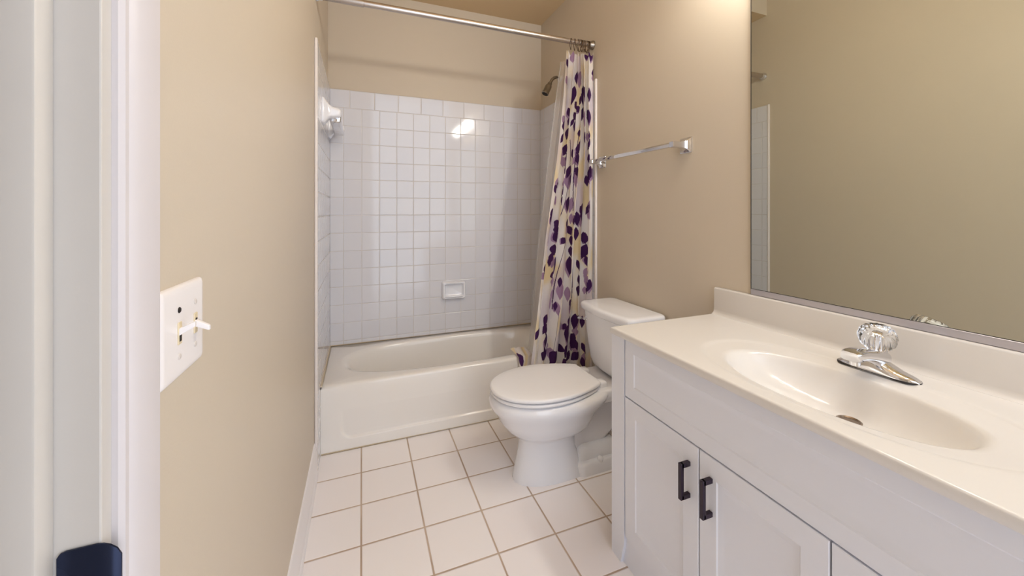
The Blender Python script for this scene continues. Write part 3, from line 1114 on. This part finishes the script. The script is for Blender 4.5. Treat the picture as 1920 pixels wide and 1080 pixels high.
def build_vanity():
    root = empty('vanity_cabinet', (1.36, -2.2, 0))
    tag(root, 'white shaker vanity cabinet with black bar handles under the sink', 'cabinet')
    bm = bmesh.new()
    box(bm, VF + 0.0185, VY1, 0.115, RX - 0.001, VY0 - 0.019, 0.655)
    box(bm, VF + 0.0185, VY1, 0.655, VF + 0.03, VY0 - 0.019, 0.775)
    obj('carcass', bm, M['cab'], root)
    bm = boxm(VF + 0.005, VY0 - 0.018, 0.0, RX - 0.001, VY0, 0.776, bev=0.001, seg=1)
    obj('side_panel', bm, M['cab'], root, 40)
    # front stile with a cut back foot
    bm = bmesh.new()
    prof = [(VY0, 0.0), (VY0, 0.776), (VY0 - 0.068, 0.776), (VY0 - 0.068, 0.075), (VY0 - 0.060, 0.045), (VY0 - 0.050, 0.0)]
    loft(bm, [[(x, y, z) for y, z in prof] for x in (VF - 0.001, VF + 0.03)])
    obj('stile', bm, M['cab'], root, 30)
    zd0, zd1 = 0.105, 0.574
    ys = -1.637
    obj('drawer_front', shaker(VF, ys, VY1 + 0.01, 0.5785, 0.7755, fr=0.045), M['cab'], root, 20)
    w = 0.3045
    for i in range(4):
        y0 = ys - i * w - (0.0018 if i else 0)
        y1 = max(ys - (i + 1) * w + 0.0018, VY1 + 0.01)
        d = obj('door', shaker(VF, y0, y1, zd0, zd1), M['cab'], root, 20)
        if i < 2:
            yh = y1 + 0.031 if i % 2 == 0 else y0 - 0.036
            h = obj('handle', handle(VF, yh, 0.427, 0.524), M['black'], d, 40)
            h.matrix_parent_inverse = Matrix.Identity(4)
            h['label'] = 'black square bar handle'
    bm = boxm(VF + 0.010, VY1, 0.0, VF + 0.026, VY0 - 0.052, zd0 - 0.003, bev=0.001, seg=1)
    obj('base_rail', bm, M['cab'], root, 40)
    return root


build_vanity()


# ------------------------------------------------------------------ countertop with integral bowl
CX, CY = 1.296, -2.145
def build_counter():
    root = empty('vanity_countertop', (1.35, -2.2, 0.776))
    tag(root, 'cream one piece sink top with oval bowl on the vanity', 'countertop')
    x0, x1, y0, y1, zt = 1.101, RX - 0.0008, -2.875, -1.587, 0.800
    n = 200
    A = angles(n, CX, CY, x0, x1, y0, y1)
    rings = []
    bowl = [(0.03, -0.090), (0.20, -0.0885), (0.40, -0.0835), (0.58, -0.073), (0.72, -0.059), (0.83, -0.042), (0.91, -0.0255), (0.96, -0.0135), (0.99, -0.0075), (1.02, -0.0045), (1.06, -0.0035)]
    for sc, dz in bowl:
        k = (1 - min(sc, 1)) * 0.062
        rings.append([(*super_ray(t, CX + k, CY, 0.132 * sc, 0.240 * sc, 2.1), zt + dz) for t in A])
    # shallow outer oval, then the flat of the slab
    def clampr(ax, ay, dz):
        out = []
        for t in A:
            X, Y = super_ray(t, CX + 0.018, CY, ax, ay, 2.3)
            RXx, RYy = rect_ray(t, CX, CY, x0 + 0.012, x1 - 0.026, y0 + 0.02, y1 - 0.02)
            if math.hypot(X - CX, Y - CY) > math.hypot(RXx - CX, RYy - CY):
                X, Y = RXx, RYy
            out.append((X, Y, zt + dz))
        return out
    rings.append(clampr(0.166, 0.300, -0.0032))
    rings.append(clampr(0.172, 0.308, -0.0022))
    rings.append(clampr(0.178, 0.316, -0.0003))
    rings.append(clampr(0.184, 0.324, 0.0))
    rings.append(clampr(0.190, 0.334, 0.0))
    rings.append([(*rect_ray(t, CX, CY, x0 + 0.010, x1 - 0.024, y0 + 0.012, y1 - 0.012), zt) for t in A])
    def rect(i, z):
        return [(*rect_ray(t, CX, CY, x0 + i, x1, y0 + i, y1 - i), z) for t in A]
    rings.append(rect(0.006, zt))
    rings.append(rect(0.0025, zt - 0.001))
    rings.append(rect(0.0005, zt - 0.004))
    rings.append(rect(0.0, zt - 0.009))
    rings.append(rect(0.0, zt - 0.019))
    rings.append(rect(0.003, zt - 0.023))
    rings.append(rect(0.06, zt - 0.0235))
    bm = bmesh.new()
    loft(bm, rings, True, True, False)
    obj('sink_slab', bm, M['marble'], root, 50)
    # backsplash with a coved foot
    bm = bmesh.new()
    prof = [(x1, zt - 0.004), (x1, 0.9015), (x1 - 0.014, 0.9015), (x1 - 0.0185, 0.900), (x1 - 0.020, 0.896), (x1 - 0.0205, 0.818), (x1 - 0.0225, 0.8095), (x1 - 0.027, 0.804), (x1 - 0.034, 0.8006), (x1 - 0.036, zt - 0.004)]
    rings = []
    for y, k in ((y1 - 0.001, 0.9), (y1 - 0.004, 1.0), (y0 + 0.002, 1.0)):
        rings.append([(x1 - (x1 - px) * k, y, zt + (pz - zt) * (0.985 if k < 1 else 1)) for px, pz in prof])
    loft(bm, rings)
    obj('backsplash', bm, M['marble'], root, 35)
    bm = bmesh.new()
    lathe(bm, (CX + 0.058, CY - 0.012, zt - 0.0905), (0, 0, 1), [(0.024, 0.0), (0.024, 0.004), (0.021, 0.0055), (0.018, 0.003), (0.0, 0.0035)], 28, True, False)
    o = obj('drain', bm, M['drain'], root, 40)
    o['label'] = 'round metal sink drain'
    return root


build_counter()


# ------------------------------------------------------------------ faucet
def build_faucet():
    fx, fy, z = 1.500, -2.140, 0.8012
    root = empty('faucet', (fx, fy, z))
    tag(root, 'chrome single handle faucet with clear crystal knob behind the sink', 'faucet')
    # long base plate with a rising middle
    bm = bmesh.new()
    rings = []
    for q in np.linspace(-1, 1, 33):
        y = fy + q * 0.082
        e = max(0.02, 1 - abs(q) ** 4) ** 0.5
        hw = 0.0265 * max(0.12, (1 - abs(q) ** 3.2)) ** 0.5
        hump = math.exp(-(q / 0.42) ** 2)
        h = 0.013 * e + 0.022 * hump
        ring = []
        for i in range(15):
            t = PI * i / 14
            cc = math.cos(t)
            ring.append((fx + hw * cc, y, z + h * math.sin(t) ** (0.55 if hump > 0.3 else 0.7)))
        ring.append((fx - hw, y, z - 0.002))
        ring.append((fx + hw, y, z - 0.002))
        rings.append(ring)
    loft(bm, rings)
    obj('base_plate', bm, M['chrome'], root, 50)
    bm = bmesh.new()
    lathe(bm, (fx, fy, z - 0.001), (0, 0, 1), [(0.030, 0), (0.0295, 0.004)], 8)
    bm.clear()
    loft(bm, [[(fx + (x - fx) * 1.0, y, zz) for x, y in rrect(fx, fy, 0.0268, 0.0825, 0.026, 8)] for zz in (z - 0.0012, z + 0.0005)])
    o = obj('gasket', bm, M['dark'], root, 40)
    # spout towards the basin
    bm = bmesh.new()
    rings = []
    for q in np.linspace(0, 1, 15):
        x = fx + 0.012 - q * 0.124
        zc = z + 0.033 + 0.018 * math.sin(q * 1.9)
        hw = 0.0235 - 0.003 * q
        hh = 0.0150 - 0.0025 * q
        if q > 0.97:
            hw *= 0.9
            hh *= 0.85
        rings.append([(x, fy + a, zc + b) for a, b in rrect(0, 0, hw, hh, min(hw, hh) * 0.7, 5)])
    loft(bm, rings)
    lathe(bm, (fx - 0.090, fy, z + 0.043), (0, 0, -1), [(0.0105, 0), (0.0105, 0.016), (0.009, 0.017)], 20)
    obj('spout', bm, M['chrome'], root, 45)
    tilt = Vector((-0.42, -0.22, 1)).normalized()
    o0 = Vector((fx, fy, z + 0.045))
    bm = bmesh.new()
    lathe(bm, o0, tilt, [(0.021, -0.01), (0.020, 0.006), (0.015, 0.012), (0.0125, 0.020), (0.0125, 0.024)], 24)
    obj('collar', bm, M['chrome'], root, 40)
    bm = bmesh.new()
    lathe(bm, o0 + tilt * 0.019, tilt, [(0.016, 0.0), (0.025, 0.004), (0.0335, 0.015), (0.0365, 0.028), (0.0355, 0.040), (0.031, 0.048), (0.025, 0.0505), (0.019, 0.0475), (0.0, 0.046)], 60, True, False, flute=(0.035, 16))
    kn = obj('knob', bm, M['crystal'], root, 50)
    kn['label'] = 'clear fluted crystal knob'
    bm = bmesh.new()
    lathe(bm, o0 + tilt * 0.0235, tilt, [(0.0075, 0), (0.0075, 0.024), (0.011, 0.027), (0.011, 0.031)], 18)
    o = obj('spindle', bm, M['chrome'], kn, 40)
    o.matrix_parent_inverse = Matrix.Identity(4)
    return root


build_faucet()


# ------------------------------------------------------------------ mirror
def build_mirror():
    my0, my1, mz0, mz1 = -1.7335, -2.86, 0.9025, 2.06
    root = empty('wall_mirror', (RX, (my0 + my1) / 2, mz0))
    tag(root, 'large frameless wall mirror standing on the vanity backsplash', 'mirror')
    bm = boxm(RX - 0.0065, my1, mz0 + 0.004, RX - 0.0015, my0, mz1)
    obj('glass', bm, M['mirror'], root)
    bm = bmesh.new()
    box(bm, RX - 0.010, my1, mz0, RX - 0.0075, my0, mz0 + 0.0195, bev=0.0008, seg=1)
    box(bm, RX - 0.0085, my1, mz0, RX - 0.0003, my0, mz0 + 0.0025)
    o = obj('bottom_channel', bm, M['alu'], root, 40)
    o['label'] = 'grey metal channel under the mirror'
    bm = bmesh.new()
    box(bm, RX - 0.0070, my0, mz0, RX - 0.0003, my0 + 0.0022, mz1)
    box(bm, RX - 0.0078, my1, mz0 + 0.0195, RX - 0.0066, my0, mz0 + 0.0206)
    o = obj('dark_edge', bm, M['dark'], root)
    o['label'] = 'dark glass edge line'
    return root


build_mirror()


# ------------------------------------------------------------------ light switch
def build_switch():
    yc, zc = -2.1415, 1.0615
    root = empty('light_switch', (LX, yc, zc))
    tag(root, 'white double toggle switch plate on the left wall by the casing', 'light switch')
    hy, hz = 0.0575, 0.0525
    bm = bmesh.new()
    loft(bm, [[(LX + d, yc + a, zc + b) for a, b in rrect(0, 0, hy - i, hz - i, 0.004, 4)] for d, i in ((0, 0), (0.0025, 0), (0.0045, 0.0012), (0.0058, 0.0035), (0.0062, 0.007))])
    obj('plate', bm, M['plate'], root, 40)
    for s, up in ((-1, 1), (1, -1)):
        y = yc + s * 0.0225 + 0.006
        bm = boxm(LX + 0.0061, y - 0.0045, zc - 0.0135, LX + 0.0075, y + 0.0045, zc + 0.0115, bev=0.0004, seg=1)
        sl = obj('toggle_slot', bm, M['ivory'], root)
        bm = boxm(LX + 0.0070, y - 0.0024, zc - 0.006 - up * 0.004, LX + 0.0079, y + 0.0024, zc + 0.001 - up * 0.004)
        o = obj('slot_gap', bm, M['dark'], sl)
        o.matrix_parent_inverse = Matrix.Identity(4)
        bm = bmesh.new()
        rings = []
        for q in (0, 0.5, 0.9, 1.0):
            g = (1 - 0.25 * q) * (0.8 if q == 1 else 1)
            rings.append([(LX + 0.0072 + 0.0145 * q, y + a * g, zc + 0.001 + up * (0.001 + 0.0075 * q) - 0.001 + b * g) for a, b in rrect(0, 0, 0.0036, 0.0042, 0.001, 2)])
        loft(bm, rings)
        obj('toggle', bm, M['plate'], root, 40)
        for v in (-1, 1):
            bm = bmesh.new()
            lathe(bm, (LX + 0.0058, y, zc + v * 0.0265 - 0.001), (1, 0, 0), [(0.0034, 0), (0.0034, 0.001), (0.0026, 0.0017), (0.0, 0.0018)], 16, True, False)
            bad = (s == -1 and v == 1)
            o = obj('screw', bm, M['dark'] if bad else M['screw'], root, 40)
            if bad:
                o['label'] = 'dark screw hole'
    return root


build_switch()

# strike plate on the jamb, its lip curling past the jamb edge towards the room
bm = bmesh.new()
rings = []
for x, hz, dy in ((0.0745, 0.026, 0.0), (0.0765, 0.029, 0.0), (0.080, 0.030, 0.0), (0.0985, 0.030, 0.0), (0.1025, 0.029, 0.0004), (0.1065, 0.026, 0.0014), (0.110, 0.021, 0.0030), (0.1122, 0.014, 0.0046)):
    y = JY - 0.0030 + dy
    rings.append([(x, y, 0.898 - hz), (x, y, 0.898 + hz), (x, y + 0.0014, 0.898 + hz), (x, y + 0.0014, 0.898 - hz)])
loft(bm, rings)
tag(obj('strike_plate', bm, M['strike'], None, 25), 'dark blue metal strike plate on the white door jamb', 'strike plate')


# ------------------------------------------------------------------ vanity light above the mirror
def build_vanity_light():
    z = 2.245
    root = empty('vanity_light', (RX, -2.1, z))
    tag(root, 'four globe vanity light bar above the mirror', 'light')
    bm = boxm(RX - 0.03, -2.50, z - 0.055, RX - 0.0005, -1.66, z + 0.055, bev=0.004)
    obj('back_plate', bm, M['chrome'], root, 40)
    M['bulb'] = emissive('lit_globe', BULB_COL, BULB_W * 5.2)
    for y in (-1.76, -1.97, -2.18, -2.39):
        bm = bmesh.new()
        lathe(bm, (RX - 0.029, y, z), (-1, 0, 0), [(0.028, 0), (0.026, 0.012), (0.020, 0.030), (0.018, 0.045)], 24)
        s = obj('socket', bm, M['chrome'], root, 40)
        bm = bmesh.new()
        bmesh.ops.create_uvsphere(bm, u_segments=24, v_segments=14, radius=0.045, matrix=Matrix.Translation((RX - 0.112, y, z)))
        o = obj('globe', bm, M['bulb'], root, 0)
    return root


build_vanity_light()
